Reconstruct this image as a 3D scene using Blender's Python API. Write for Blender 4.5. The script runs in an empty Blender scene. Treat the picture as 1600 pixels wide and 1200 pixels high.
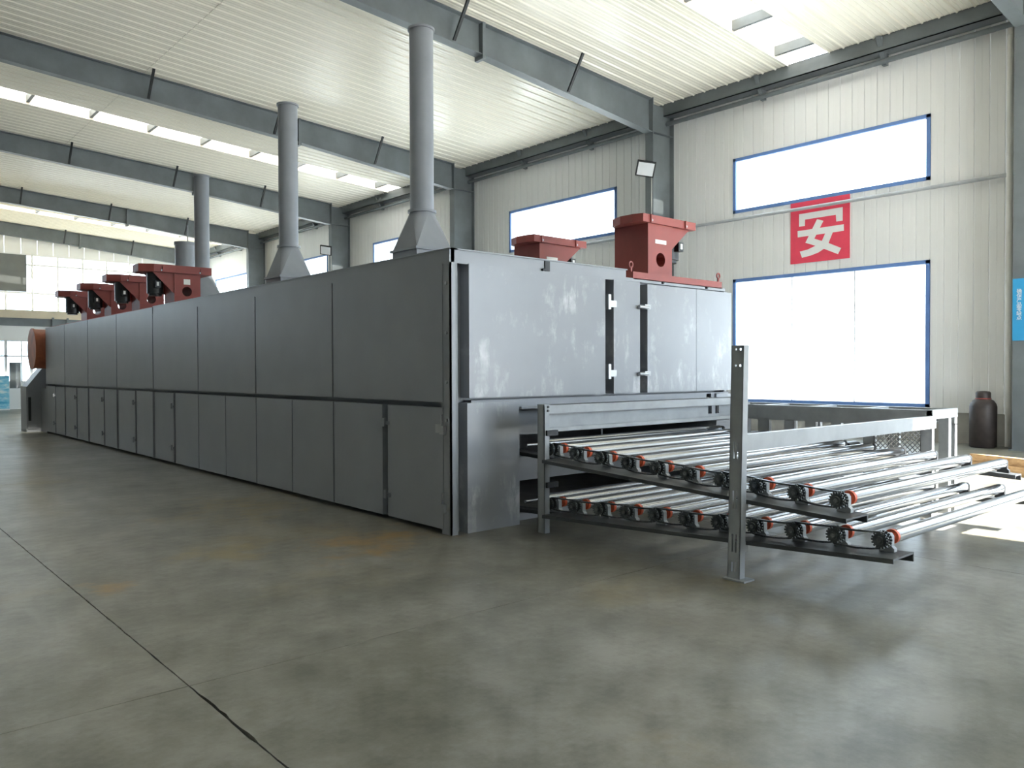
import bpy, bmesh, math, random
from mathutils import Vector, Matrix
random.seed(7)
sc = bpy.context.scene
COL = sc.collection

# ------------------------------------------------------------------ camera
F_PX, YAW, PIT, ROL, CAM_H = 1250.0, math.radians(41.1), math.radians(-.94), math.radians(-.2), 1.5
fwd = Vector((math.sin(YAW)*math.cos(PIT), math.cos(YAW)*math.cos(PIT), math.sin(PIT)))
rgt = Vector((math.cos(YAW), -math.sin(YAW), 0)); upv = rgt.cross(fwd)
rgt, upv = math.cos(ROL)*rgt+math.sin(ROL)*upv, -math.sin(ROL)*rgt+math.cos(ROL)*upv
cam = bpy.data.cameras.new('camera'); cam.sensor_width = 36; cam.lens = F_PX/1600*36
cam.clip_end = 500
co = bpy.data.objects.new('camera', cam); COL.objects.link(co)
M = Matrix((rgt, upv, -fwd)).transposed().to_4x4(); M.translation = (0, 0, CAM_H)
co.matrix_world = M
sc.camera = co

# ------------------------------------------------------------------ world, sun, exposure
SKY, SUN = 5.0, 26.0
w = bpy.data.worlds.new('sky'); sc.world = w; w.use_nodes = True
bg = w.node_tree.nodes['Background']; bg.inputs[0].default_value = (.76, .88, 1.0, 1); bg.inputs[1].default_value = SKY
sl = bpy.data.lights.new('sun_offscreen', 'SUN'); sl.energy = SUN; sl.angle = math.radians(.6); sl.color = (1, .97, .92)
so = bpy.data.objects.new('sun_offscreen', sl); COL.objects.link(so); so.rotation_euler = (math.radians(55), 0, 0)
so.location = (10, -20, 20)
sc.view_settings.view_transform = 'Standard'; sc.view_settings.look = 'None'
sc.view_settings.gamma = 1; sc.view_settings.use_curve_mapping = False
sc.view_settings.exposure = 1.0
sc.cycles.max_bounces = 10; sc.cycles.diffuse_bounces = 6; sc.cycles.glossy_bounces = 4
sc.cycles.transparent_max_bounces = 12; sc.cycles.sample_clamp_indirect = 8

def portal(x, y, z, sx, sy, rot, name='window_portal'):     # emits nothing: guides the sky's own light through a real opening
    l = bpy.data.lights.new(name, 'AREA'); l.shape = 'RECTANGLE'; l.size = sx; l.size_y = sy
    l.cycles.is_portal = True
    o = bpy.data.objects.new(name, l); COL.objects.link(o); o.location = (x, y, z); o.rotation_euler = rot

# ------------------------------------------------------------------ materials
def nodes(name):
    m = bpy.data.materials.new(name); m.use_nodes = True
    nt = m.node_tree; return m, nt, nt.nodes['Principled BSDF']
def N(nt, t, **kw):
    n = nt.nodes.new(t)
    for k, v in kw.items(): setattr(n, k, v)
    return n
def ramp(nt, fac, stops):
    r = N(nt, 'ShaderNodeValToRGB'); e = r.color_ramp.elements
    while len(e) < len(stops): e.new(.5)
    for el, (p, c) in zip(e, stops): el.position = p; el.color = (*c, 1) if len(c) == 3 else c
    nt.links.new(fac, r.inputs[0]); return r.outputs[0]
def noise(nt, scale, detail=3, rough=.55, vec=None, stretch=None):
    n = N(nt, 'ShaderNodeTexNoise'); n.inputs['Scale'].default_value = scale
    n.inputs['Detail'].default_value = detail; n.inputs['Roughness'].default_value = rough
    tc = N(nt, 'ShaderNodeTexCoord'); src = tc.outputs['Object']
    if stretch:
        mp = N(nt, 'ShaderNodeMapping'); mp.inputs['Scale'].default_value = stretch
        nt.links.new(src, mp.inputs[0]); src = mp.outputs[0]
    nt.links.new(src, n.inputs['Vector']); return n.outputs[0]
def mix(nt, fac, a, b, mode='MIX'):
    m = N(nt, 'ShaderNodeMix', data_type='RGBA', blend_type=mode)
    for s, v in ((0, fac), (6, a), (7, b)):
        if hasattr(v, 'is_linked'): nt.links.new(v, m.inputs[s])
        else: m.inputs[s].default_value = v if s == 0 else (*v, 1)
    return m.outputs[2]
def bump(nt, bs, h, strength, dist=.01):
    b = N(nt, 'ShaderNodeBump'); b.inputs['Strength'].default_value = strength; b.inputs['Distance'].default_value = dist
    nt.links.new(h, b.inputs['Height']); nt.links.new(b.outputs[0], bs.inputs['Normal'])
MATS = {}
def paint(name, c, rough=.5, metal=0., var=.12, scale=3., bmp=0., stretch=None, spec=.5):
    m, nt, bs = nodes(name)
    f = noise(nt, scale, 4, .6, stretch=stretch)
    lo = tuple(max(0, x*(1-var)) for x in c); hi = tuple(min(1, x*(1+var)) for x in c)
    nt.links.new(ramp(nt, f, [(.3, lo), (.7, hi)]), bs.inputs['Base Color'])
    f2 = noise(nt, scale*4, 2)
    r = N(nt, 'ShaderNodeMapRange'); rv = .06 if var > .03 else .0; r.inputs[3].default_value = max(.02, rough-rv); r.inputs[4].default_value = min(1, rough+rv)
    nt.links.new(f2, r.inputs[0]); nt.links.new(r.outputs[0], bs.inputs['Roughness'])
    bs.inputs['Metallic'].default_value = metal; bs.inputs['Specular IOR Level'].default_value = spec
    if bmp: bump(nt, bs, f2, bmp)
    MATS[name] = m; return m
paint('oven_grey', (.275, .29, .315), .40, .0, .05, 2.2)
paint('joint_sealant', (.03, .032, .034), .6, 0, .1, 4)
paint('stack_grey', (.22, .235, .26), .42, 0, .1, 2)
paint('steel_grey', (.155, .175, .185), .48, 0, .18, 1.3)
paint('steel_light', (.46, .48, .50), .42, 0, .1, 3)
paint('conveyor_grey', (.33, .35, .365), .42, .0, .12, 5)
paint('deck_dark', (.06, .066, .07), .5, .0, .2, 5)
paint('black_steel', (.022, .024, .026), .5, .2, .2, 8)
paint('chain_steel', (.10, .11, .11), .35, .8, .3, 30)
paint('zinc', (.42, .43, .44), .38, .8, .1, 8)
paint('red_primer', (.27, .058, .048), .5, 0, .15, 3)
paint('orange_red', (.62, .10, .035), .5, 0, .15, 6)
paint('rust_orange', (.42, .13, .06), .5, 0, .35, 3)
paint('motor_black', (.018, .02, .022), .38, 0, .2, 8)
paint('wall_panel', (.82, .82, .805), .40, 0, .02, .8)
paint('ceiling_panel', (.84, .80, .69), .24, 0, .015, .9)
paint('foam_edge', (.62, .54, .42), .8, 0, .12, 3)
paint('concrete_wall', (.36, .35, .32), .8, 0, .15, 2.)
paint('white_frame', (.80, .80, .80), .45, 0, .04, 2)
paint('blue_frame', (.13, .24, .52), .45, 0, .1, 3)
paint('cream_edge', (.70, .60, .44), .6, 0, .08, 2)
paint('sheet_grey', (.13, .14, .14), .8, 0, .08, 2)
paint('sign_red', (.80, .07, .12), .45, 0, .06, 3)
paint('sign_white', (.82, .82, .80), .5, 0, .03, 3)
paint('sign_blue', (.04, .33, .62), .45, 0, .06, 3)
paint('cylinder_brown', (.045, .034, .03), .55, 0, .35, 6)
paint('pvc_white', (.72, .70, .65), .45, 0, .06, 3)
paint('ground', (.68, .67, .64), .9, 0, .15, .4)
paint('lamp_glass', (.72, .74, .76), .2, 0, .03, 4)
m, nt, bs = nodes('chrome')
f = noise(nt, 3, 3, .5, stretch=(.4, 12, 12))
nt.links.new(ramp(nt, f, [(.3, (.36, .37, .39)), (.7, (.52, .53, .55))]), bs.inputs['Base Color'])
bs.inputs['Metallic'].default_value = 1; bs.inputs['Roughness'].default_value = .2; MATS['chrome'] = m
# timber
m, nt, bs = nodes('timber')
f = noise(nt, 3, 5, .6, stretch=(9, .6, 9))
nt.links.new(ramp(nt, f, [(.3, (.42, .25, .12)), (.7, (.66, .44, .24))]), bs.inputs['Base Color'])
bs.inputs['Roughness'].default_value = .75; MATS['timber'] = m
# scuffed galvanised end panels: grey paint with pale rubbed marks
m, nt, bs = nodes('oven_scuffed')
f = noise(nt, 2.0, 3); base = ramp(nt, f, [(.3, (.262, .276, .30)), (.7, (.288, .304, .33))])
f = noise(nt, 1.9, 7, .62); sc1 = ramp(nt, f, [(.50, (.0, .0, .0)), (.66, (.9, .9, .9))])
f = noise(nt, 2.4, 6, .7, stretch=(2.8, 1, .9)); sc2 = ramp(nt, f, [(.48, (0, 0, 0)), (.60, (.9, .9, .9))])
nt.links.new(mix(nt, mix(nt, 1., sc1, sc2, 'MULTIPLY'), base, (.56, .57, .59)), bs.inputs['Base Color'])
bs.inputs['Roughness'].default_value = .285; MATS['oven_scuffed'] = m
# concrete floor
m, nt, bs = nodes('concrete_floor')
f = noise(nt, .55, 6, .6); c0 = ramp(nt, f, [(.36, (.135, .132, .102)), (.50, (.20, .195, .163)), (.64, (.275, .27, .238))])
f = noise(nt, 2.3, 7, .72); c1 = mix(nt, .5, c0, ramp(nt, f, [(.38, (.11, .108, .09)), (.5, (.20, .196, .168)), (.62, (.31, .305, .28))]))
f = noise(nt, .45, 6, .7); yel = ramp(nt, f, [(.54, (0, 0, 0)), (.70, (.6, .6, .6))])
c2 = mix(nt, yel, c1, (.27, .215, .10))
f = noise(nt, .9, 5, .7, stretch=(1.0, .16, 1)); stk = ramp(nt, f, [(.60, (0, 0, 0)), (.72, (.45, .45, .45))])
c3 = mix(nt, stk, c2, (.34, .335, .31))
f = noise(nt, 4.5, 8, .7); col = mix(nt, .55, c3, ramp(nt, f, [(.36, (.52, .52, .50)), (.5, (.92, .92, .92)), (.64, (1, 1, 1))]), 'MULTIPLY')
tc = N(nt, 'ShaderNodeTexCoord'); f = noise(nt, 2.2, 6, .7)
for cx, cy, rad, stain, amt in ((3.7, 6.2, 1.5, (.34, .20, .05), .7), (1.5, 6.1, .5, (.36, .21, .05), .6), (2.6, 6.6, 1.1, (.32, .24, .08), .5), (3.6, 8.6, 2.2, (.28, .21, .07), .6)):
    d = N(nt, 'ShaderNodeVectorMath', operation='DISTANCE'); d.inputs[1].default_value = (cx, cy, 0); nt.links.new(tc.outputs['Object'], d.inputs[0])
    mr = N(nt, 'ShaderNodeMapRange'); mr.inputs[1].default_value = 0; mr.inputs[2].default_value = rad; mr.inputs[3].default_value = .2; mr.inputs[4].default_value = -.2
    nt.links.new(d.outputs['Value'], mr.inputs[0])
    ad = N(nt, 'ShaderNodeMath', operation='ADD'); nt.links.new(f, ad.inputs[0]); nt.links.new(mr.outputs[0], ad.inputs[1])
    col = mix(nt, ramp(nt, ad.outputs[0], [(.55, (0, 0, 0)), (.72, (amt, amt, amt))]), col, stain)
nt.links.new(col, bs.inputs['Base Color'])
f = noise(nt, .7, 4, .6); r = N(nt, 'ShaderNodeMapRange'); r.inputs[1].default_value = .35; r.inputs[2].default_value = .65
r.inputs[3].default_value = .29; r.inputs[4].default_value = .38
nt.links.new(f, r.inputs[0]); nt.links.new(r.outputs[0], bs.inputs['Roughness'])
f = noise(nt, 45, 3); bump(nt, bs, f, .12, .004); MATS['concrete_floor'] = m
# clear glazing: lets the light straight through, with a faint reflection
m = bpy.data.materials.new('glass'); m.use_nodes = True; nt = m.node_tree; nt.nodes.clear()
o = N(nt, 'ShaderNodeOutputMaterial'); mx = N(nt, 'ShaderNodeMixShader'); tr = N(nt, 'ShaderNodeBsdfTransparent'); gl = N(nt, 'ShaderNodeBsdfGlossy')
tr.inputs[0].default_value = (.93, .96, .97, 1); gl.inputs['Roughness'].default_value = .03; mx.inputs[0].default_value = .05
nt.links.new(tr.outputs[0], mx.inputs[1]); nt.links.new(gl.outputs[0], mx.inputs[2]); nt.links.new(mx.outputs[0], o.inputs[0]); MATS['glass'] = m
# weathered translucent roof sheet
m = bpy.data.materials.new('skylight_sheet'); m.use_nodes = True; nt = m.node_tree; nt.nodes.clear()
o = N(nt, 'ShaderNodeOutputMaterial'); mx = N(nt, 'ShaderNodeMixShader'); tr = N(nt, 'ShaderNodeBsdfTransparent'); tl = N(nt, 'ShaderNodeBsdfTranslucent')
f = noise(nt, 1.6, 5, .6); nt.links.new(ramp(nt, f, [(.35, (.50, .49, .45)), (.58, (.45, .42, .36)), (.72, (.30, .17, .09))]), tl.inputs[0])
tr.inputs[0].default_value = (.30, .30, .28, 1); mx.inputs[0].default_value = .7
nt.links.new(tr.outputs[0], mx.inputs[1]); nt.links.new(tl.outputs[0], mx.inputs[2]); nt.links.new(mx.outputs[0], o.inputs[0]); MATS['skylight_sheet'] = m
# banner print
m, nt, bs = nodes('banner_print')
f = noise(nt, 2.2, 5, .6, stretch=(.6, 1, 2.2))
nt.links.new(ramp(nt, f, [(.38, (.05, .38, .62)), (.50, (.25, .62, .78)), (.60, (.75, .85, .88))]), bs.inputs['Base Color']); MATS['banner_print'] = m

# ------------------------------------------------------------------ mesh helpers
class MB:
    def __init__(s): s.v = []; s.f = []; s.sm = []
    def add(s, vs, fs, smooth=False):
        n = len(s.v); s.v += [tuple(v) for v in vs]; s.f += [tuple(i+n for i in f) for f in fs]; s.sm += [smooth]*len(fs); return s
    def hexa(s, p): return s.add(p, [(0, 3, 2, 1), (4, 5, 6, 7), (0, 1, 5, 4), (1, 2, 6, 5), (2, 3, 7, 6), (3, 0, 4, 7)])
    def box(s, x0, x1, y0, y1, z0, z1):
        return s.hexa([(x0, y0, z0), (x1, y0, z0), (x1, y1, z0), (x0, y1, z0), (x0, y0, z1), (x1, y0, z1), (x1, y1, z1), (x0, y1, z1)])
    def bar(s, p0, p1, wd, ht, up=(0, 0, 1)):            # box along p0-p1
        p0, p1 = Vector(p0), Vector(p1); d = (p1-p0).normalized(); u = Vector(up)
        a = d.cross(u).normalized(); b = a.cross(d).normalized(); a *= wd/2; b *= ht/2
        return s.hexa([p0-a-b, p0+a-b, p0+a+b, p0-a+b, p1-a-b, p1+a-b, p1+a+b, p1-a+b])
    def prism(s, poly, ax, a0, a1):
        def P(u, v, a): return {'x': (a, u, v), 'y': (u, a, v), 'z': (u, v, a)}[ax]
        n = len(poly)
        return s.add([P(u, v, a0) for u, v in poly]+[P(u, v, a1) for u, v in poly],
                     [tuple(range(n)), tuple(range(2*n-1, n-1, -1))]+[(i, (i+1) % n, n+(i+1) % n, n+i) for i in range(n)])
    def cyl(s, p0, p1, r0, r1=None, n=16, caps=True):
        r1 = r0 if r1 is None else r1
        p0, p1 = Vector(p0), Vector(p1); d = (p1-p0).normalized()
        a = d.orthogonal().normalized(); b = d.cross(a)
        c = [a*math.cos(2*math.pi*i/n)+b*math.sin(2*math.pi*i/n) for i in range(n)]
        s.add([p0+q*r0 for q in c]+[p1+q*r1 for q in c], [(i, (i+1) % n, n+(i+1) % n, n+i) for i in range(n)], True)
        if caps: s.add([p0+q*r0 for q in c], [tuple(range(n))]); s.add([p1+q*r1 for q in c], [tuple(range(n))])
        return s
    def lathe(s, prof, c, n=20):                          # prof (r, z) about vertical axis
        cx, cy = c; k = len(prof)
        vs = [(cx+r*math.cos(2*math.pi*i/n), cy+r*math.sin(2*math.pi*i/n), z) for r, z in prof for i in range(n)]
        fs = [(j*n+i, j*n+(i+1) % n, (j+1)*n+(i+1) % n, (j+1)*n+i) for j in range(k-1) for i in range(n)]
        s.add(vs, fs, True); s.add(vs[:n], [tuple(range(n))]); s.add(vs[-n:], [tuple(range(n))]); return s
    def mesh(s, name, mat, off=(0, 0, 0)):
        me = bpy.data.meshes.new(name)
        ox, oy, oz = off
        me.from_pydata([(x-ox, y-oy, z-oz) for x, y, z in s.v], [], s.f)
        me.polygons.foreach_set('use_smooth', s.sm)
        bm = bmesh.new(); bm.from_mesh(me); bmesh.ops.recalc_face_normals(bm, faces=bm.faces); bm.to_mesh(me); bm.free()
        me.materials.append(MATS[mat]); return me
ROOT = {}
def wloc(o):
    v = Vector((0, 0, 0))
    while o: v += o.location; o = o.parent
    return v
def link(name, data, parent=None, loc=(0, 0, 0)):
    o = bpy.data.objects.new(name, data); COL.objects.link(o); o.location = loc
    if parent: o.parent = parent
    return o
def tag(o, label=None, cat=None, group=None, kind=None):
    for k, v in (('label', label), ('category', cat), ('group', group), ('kind', kind)):
        if v: o[k] = v
    return o
def thing(name, loc, label, cat, group=None):
    return tag(link(name, None, None, loc), label, cat, group)
def part(name, mb, mat, parent, label=None, kind=None):   # vertices in world metres
    return tag(link(name, mb.mesh(name, mat, wloc(parent)), parent), label, kind=kind)
def single(name, mb, mat, loc, label, cat, group=None):
    return tag(link(name, mb.mesh(name, mat, loc), None, loc), label, cat, group)
def struct(name, mb, mat, label=None):
    return tag(link(name, mb.mesh(name, mat)), label, kind='structure')
def copy_tree(o, parent=None):
    c = o.copy(); COL.objects.link(c); c.parent = parent
    for ch in list(o.children): copy_tree(ch, c)
    return c

# ------------------------------------------------------------------ building: sizes
WX, LX = 17.5, -17.5                       # right and left wall faces
BAY = 8.6; COLY = [4.9+BAY*k for k in range(-1, 6)]        # column lines -3.7 .. 47.9
Y0, Y1 = -3.7, 48.2
def ceil(x): return 8.58+.065*(17.2-abs(x))
WP = BAY/31; CP = BAY/26                   # wall rib and ceiling rib pitch
WIN = [(4.9+BAY*k+7*WP, 4.9+BAY*k+24*WP) for k in range(-1, 5)]
WZ = ((.70, 3.78), (5.43, 6.80))
for k, (a, b) in enumerate(WIN):
    for z0, z1 in WZ: portal(WX+.12, (a+b)/2, (z0+z1)/2, z1-z0, b-a, (0, math.radians(90), 0), 'window_right_offscreen' if k == 0 else 'window_portal')
GATE = (7.9, 13.2, 6.0)
portal((GATE[0]+GATE[1])/2, Y0-.1, GATE[2]/2, GATE[1]-GATE[0], GATE[2], (math.radians(90), 0, 0), 'gate_front_offscreen')
portal(5, Y1+.15, 6.15, 24, 3.0, (math.radians(-90), 0, 0))

# ------------------------------------------------------------------ ground outside, floor
struct('ground', MB().add([(-150, -150, -.12), (150, -150, -.12), (150, 200, -.12), (-150, 200, -.12)], [(0, 1, 2, 3)]), 'ground', 'pale yard ground outside the hall')
floor = struct('floor', MB().box(LX, WX+.2, Y0-.1, Y1, -.10, -.02), 'joint_sealant', 'grey concrete factory floor in large slabs')
jx = [LX, -14.6, -9.29, -3.98, 1.33, 6.64, 11.95, WX+.2]; jy = [Y0-.1, 3.88, 12.48, 21.08, 29.68, 38.28, Y1]
for i in range(len(jx)-1):
    for j in range(len(jy)-1):
        x0, x1, y0, y1 = jx[i], jx[i+1], jy[j], jy[j+1]; g = .0025
        pts = []
        near = j <= 1 and 3 <= i <= 4
        def edge(p, q, chip):
            L = math.dist(p, q); n = max(1, int(L/.06)) if chip else 1
            nx, ny = (q[1]-p[1])/L, -(q[0]-p[0])/L
            for k in range(n):
                t = k/n; d = 0
                if chip and k:
                    yy = p[1]+(q[1]-p[1])*t
                    d = -abs(random.gauss(0, .0015))
                    if 3.1 < yy < 3.75: d -= .009*random.random()
                pts.append((p[0]+(q[0]-p[0])*t+nx*d, p[1]+(q[1]-p[1])*t+ny*d))
        a, b, c, d = (x0+g, y0+g), (x1-g, y0+g), (x1-g, y1-g), (x0+g, y1-g)
        edge(a, b, False); edge(b, c, near and i == 3); edge(c, d, False); edge(d, a, near and i == 4)
        part('floor_slab', MB().prism(pts, 'z', -.05, 0), 'concrete_floor', floor)

# ------------------------------------------------------------------ right wall
wall_r = struct('wall_right', MB().box(WX+.02, WX+.25, Y0, Y1, -.02, .62), 'concrete_wall', 'white ribbed sheet wall with blue framed windows on a concrete plinth')
def wall_strip(y, z0, z1, wd=WP):
    c = .012; g = .002
    prof = [(g, .05), (g, .022), (c, 0), (wd*.5-.006, 0), (wd*.5, .004), (wd*.5+.006, 0), (wd-c, 0), (wd-g, .022), (wd-g, .05)]
    return [(WX+u, v) for v, u in prof]
mesh_cache = {}
def wall_panel(y, z0, z1, parent):
    key = (round(z0, 3), round(z1, 3))
    if key not in mesh_cache:
        mesh_cache[key] = MB().prism(wall_strip(0, z0, z1), 'z', z0, z1).mesh('wall_panel', 'wall_panel')
    link('wall_panel', mesh_cache[key], parent, (0, y, 0))
EAVE = 8.62
far = MB()
for k in range(-1, 5):
    for i in range(31):
        y = 4.9+BAY*k+i*WP
        spans = [(.62, WZ[0][0]), (WZ[0][1], WZ[1][0]), (WZ[1][1], EAVE)] if 7 <= i < 24 else [(.62, EAVE)]
        for z0, z1 in spans:
            if k in (0, 1): wall_panel(y, z0, z1, wall_r)
            else: far.prism([(px, py+y) for px, py in wall_strip(0, z0, z1)], 'z', z0, z1)
part('wall_panel', far, 'wall_panel', wall_r, kind='stuff')

def window(n, a, b, z0, z1, sashes, label):
    fr = MB(); t = .075; x0, x1 = WX-.02, WX+.10
    fr.box(x0, x1, a, a+t, z0, z1).box(x0, x1, b-t, b, z0, z1).box(x0, x1, a, b, z0, z0+t).box(x0, x1, a, b, z1-t, z1)
    o = struct('window_%d' % n, fr, 'blue_frame', label)
    L = (b-a-2*t)/sashes
    for i in range(sashes):
        p, q = a+t+i*L, a+t+(i+1)*L; u = .014
        s_ = MB()
        s_.box(x0+.03, x1-.03, p, p+u, z0+t, z1-t).box(x0+.03, x1-.03, q-u, q, z0+t, z1-t).box(x0+.03, x1-.03, p, q, z0+t, z0+t+u).box(x0+.03, x1-.03, p, q, z1-t-u, z1-t)
        sh = part('sash', s_, 'white_frame', o)
        part('pane', MB().box(x0+.055, x0+.061, p+u, q-u, z0+t+u, z1-t-u), 'glass', sh)
names = {-1: 'in the bay before the white downpipe', 0: 'beside the red character sign', 1: 'in the second bay beyond the downpipe', 2: 'in the third bay beyond the downpipe', 3: 'in the fourth bay beyond the downpipe', 4: 'in the last bay'}
wn = 1
for k, (a, b) in zip(range(-1, 5), WIN):
    window(wn, a, b, *WZ[0], 3, 'large low blue framed window '+names[k]); wn += 1
    window(wn, a, b, *WZ[1], 1, 'long high blue framed window '+names[k]); wn += 1

# ------------------------------------------------------------------ other walls
wl = struct('wall_left', MB().box(LX-.2, LX, Y0, Y1, -.02, EAVE), 'wall_panel', 'plain sheet wall on the far side of the hall')
gx0, gx1, gz = GATE
def gable(mb, y0, y1, x0, x1, z0, z1=None):             # wall slice up to the roof
    t0, t1 = (ceil(x0)+.3, ceil(x1)+.3) if z1 is None else (z1, z1)
    return mb.hexa([(x0, y0, z0), (x1, y0, z0), (x1, y1, z0), (x0, y1, z0), (x0, y0, t0), (x1, y0, t1), (x1, y1, t1), (x0, y1, t0)])
wf = MB(); gable(wf, Y0-.2, Y0, LX, 0, 0); gable(wf, Y0-.2, Y0, 0, gx0, 0); gable(wf, Y0-.2, Y0, gx1, WX+.2, 0); gable(wf, Y0-.2, Y0, gx0, gx1, gz)
struct('wall_front', wf, 'wall_panel', 'end wall with a tall open gate')
wb = MB(); gz0, gz1 = 4.65, 7.65
gable(wb, Y1, Y1+.12, LX, 0, gz1); gable(wb, Y1, Y1+.12, LX, 0, 0, gz0)
gable(wb, Y1, Y1+.12, LX, -7, gz0, gz1); gable(wb, Y1, Y1+.12, 0, WX+.2, 0, 1.0); gable(wb, Y1, Y1+.12, 0, WX+.2, 3.2, gz0)
for x0, x1 in ((0, 1.0), (13.5, WX+.2)): gable(wb, Y1, Y1+.12, x0, x1, 1.0, 3.2)
wback = struct('wall_back', wb, 'wall_panel', 'pale end wall with a tall band of glazing above the mezzanine')
for i in range(24):                                     # upright cladding sheets above the glazing
    x0 = i*.745
    if x0 > WX-.2: break
    x1 = min(x0+.735, WX)
    part('wall_panel', gable(MB(), Y1-.03, Y1, x0, x1, gz1), 'wall_panel', wback)
gl = MB().box(-7, 17.4, Y1-.05, Y1+.05, gz0-.04, gz0+.04).box(-7, 17.4, Y1-.05, Y1+.05, gz1-.05, gz1+.05)
bw = struct('window_%d' % wn, gl, 'white_frame', 'band of white framed glazing across the end wall'); wn += 1
for i in range(21):
    x = -7+i*1.2+.68-.6
    part('mullion', MB().box(x-.045, x+.045, Y1-.06, Y1+.05, gz0, gz1), 'white_frame', bw)
    for z0, z1 in ((gz0+.04, 5.62), (5.68, 7.10), (7.16, gz1-.05)):
        part('pane', MB().box(x+.03, x+1.17, Y1-.004, Y1+.004, z0, z1), 'glass', bw)
for z in (5.65, 7.13): part('transom', MB().box(-7, 17.4, Y1-.055, Y1+.04, z-.045, z+.045), 'white_frame', bw)
lw = MB().box(1.0, 13.5, Y1-.04, Y1+.04, 1.0, 1.06).box(1.0, 13.5, Y1-.04, Y1+.04, 3.14, 3.2)
for i in range(8): lw.box(1+i*1.78, 1.06+i*1.78, Y1-.04, Y1+.04, 1.0, 3.2)
lw = struct('window_%d' % wn, lw, 'white_frame', 'row of white framed ground floor windows in the end wall'); wn += 1
for i in range(7): part('pane', MB().box(1.06+i*1.78, 1+(i+1)*1.78, Y1-.004, Y1+.004, 1.06, 3.14), 'glass', lw)
portal(7.2, Y1+.16, 2.1, 12.4, 2.1, (math.radians(-90), 0, 0))
single('dark_sheet', MB().box(5.0, 8.42, Y1-.10, Y1-.055, 5.7, 7.62), 'sheet_grey', (6.7, Y1-.14, 5.66), 'dark grey stand-in sheet over the end wall glazing', 'blind')  # sheet added as a stand-in for the dark left panes

# ------------------------------------------------------------------ ceiling
skyY = [(4.9+BAY*k+12*CP, 4.9+BAY*k+15*CP) for k in (0, 2, 4)]
rz = .26                                               # roof sheet above the liner
rs = MB(); ys = [Y0-.2]
for a, b in skyY: ys += [a, b]
ys.append(Y1+.2)
for i in range(0, len(ys), 2):
    for x0, x1 in ((LX-.3, 0), (0, WX+.35)):
        a, b = ys[i], ys[i+1]
        z0, z1 = ceil(x0)+rz, ceil(x1)+rz
        rs.hexa([(x0, a, z0), (x1, a, z1), (x1, b, z1), (x0, b, z0), (x0, a, z0+.05), (x1, a, z1+.05), (x1, b, z1+.05), (x0, b, z0+.05)])
for a, b in skyY:
    for x0, x1 in ((LX-.3, 1.2),):
        rs.hexa([(x0, a, ceil(x0)+rz), (0, a, ceil(0)+rz), (0, b, ceil(0)+rz), (x0, b, ceil(x0)+rz), (x0, a, ceil(x0)+rz+.05), (0, a, ceil(0)+rz+.05), (0, b, ceil(0)+rz+.05), (x0, b, ceil(x0)+rz+.05)])
ceiling = struct('ceiling', rs, 'wall_panel', 'cream ribbed metal ceiling with skylight strips')
def cpan(mb, y, x0, x1):
    g = .002; c = .014
    h = .026                                            # raised trapezoid rib at the seam, two light stiffening beads
    prof = [(g, .05), (g, -h), (.012, -h), (.030, 0), (CP*.36-.014, 0), (CP*.36, -.009), (CP*.36+.014, 0), (CP*.68-.014, 0), (CP*.68, -.009), (CP*.68+.014, 0), (CP-.030, 0), (CP-.012, -h), (CP-g, -h), (CP-g, .05)]
    n = len(prof)
    return mb.add([(x0, y+v, ceil(x0)+u) for v, u in prof]+[(x1, y+v, ceil(x1)+u) for v, u in prof],
                  [tuple(range(n)), tuple(range(2*n-1, n-1, -1))]+[(i, (i+1) % n, n+(i+1) % n, n+i) for i in range(n)])
XS = [(6.56, 17.22), (0, 6.55)]
cm = [cpan(MB(), 0, *x).mesh('ceiling_panel', 'ceiling_panel') for x in XS]
far = MB()
for k in range(-1, 5):
    for i in range(26):
        if k in (0, 2, 4) and 12 <= i < 15: continue
        y = 4.9+BAY*k+i*CP
        if y > Y1: continue
        for j in (0, 1):
            if k in (0, 1, 2): link('ceiling_panel', cm[j], ceiling, (0, y, 0))
            else: cpan(far, y, *XS[j])
for i in range(26*6): 
    y = 4.9-BAY+i*CP
    if i % 3 == 0 and y < Y1: far.add([(LX, y, ceil(LX)), (0, y, ceil(0)), (0, y+3*CP, ceil(0)), (LX, y+3*CP, ceil(LX))], [(0, 1, 2, 3)])
part('ceiling_panel', far, 'ceiling_panel', ceiling, kind='stuff')
PURX = [16.6-1.682*i for i in range(10)]
for x in PURX:                                          # Z purlins over the liner, seen in the skylight gaps
    z = ceil(x)
    part('purlin', MB().box(x-.045, x+.045, Y0, Y1, z+.03, z+.24), 'steel_grey', ceiling)
for a, b in skyY:
    for y, s in ((a, -1), (b, 1)):
        part('skylight_curb', MB().hexa([(0, y, ceil(0)+.001), (17.2, y, ceil(17.2)+.001), (17.2, y+s*.03, ceil(17.2)+.001), (0, y+s*.03, ceil(0)+.001),
             (0, y, ceil(0)+rz), (17.2, y, ceil(17.2)+rz), (17.2, y+s*.03, ceil(17.2)+rz), (0, y+s*.03, ceil(0)+rz)]), 'foam_edge', ceiling)
    xs = [0]+sorted(x for x in PURX if x > 1)+[17.6]
    for x0, x1 in zip(xs, xs[1:]):
        part('skylight_sheet', MB().add([(x0, a-.05, ceil(x0)+rz+.02), (x1, a-.05, ceil(x1)+rz+.02), (x1, b+.05, ceil(x1)+rz+.02), (x0, b+.05, ceil(x0)+rz+.02)], [(0, 1, 2, 3)]), 'skylight_sheet', ceiling)
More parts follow.
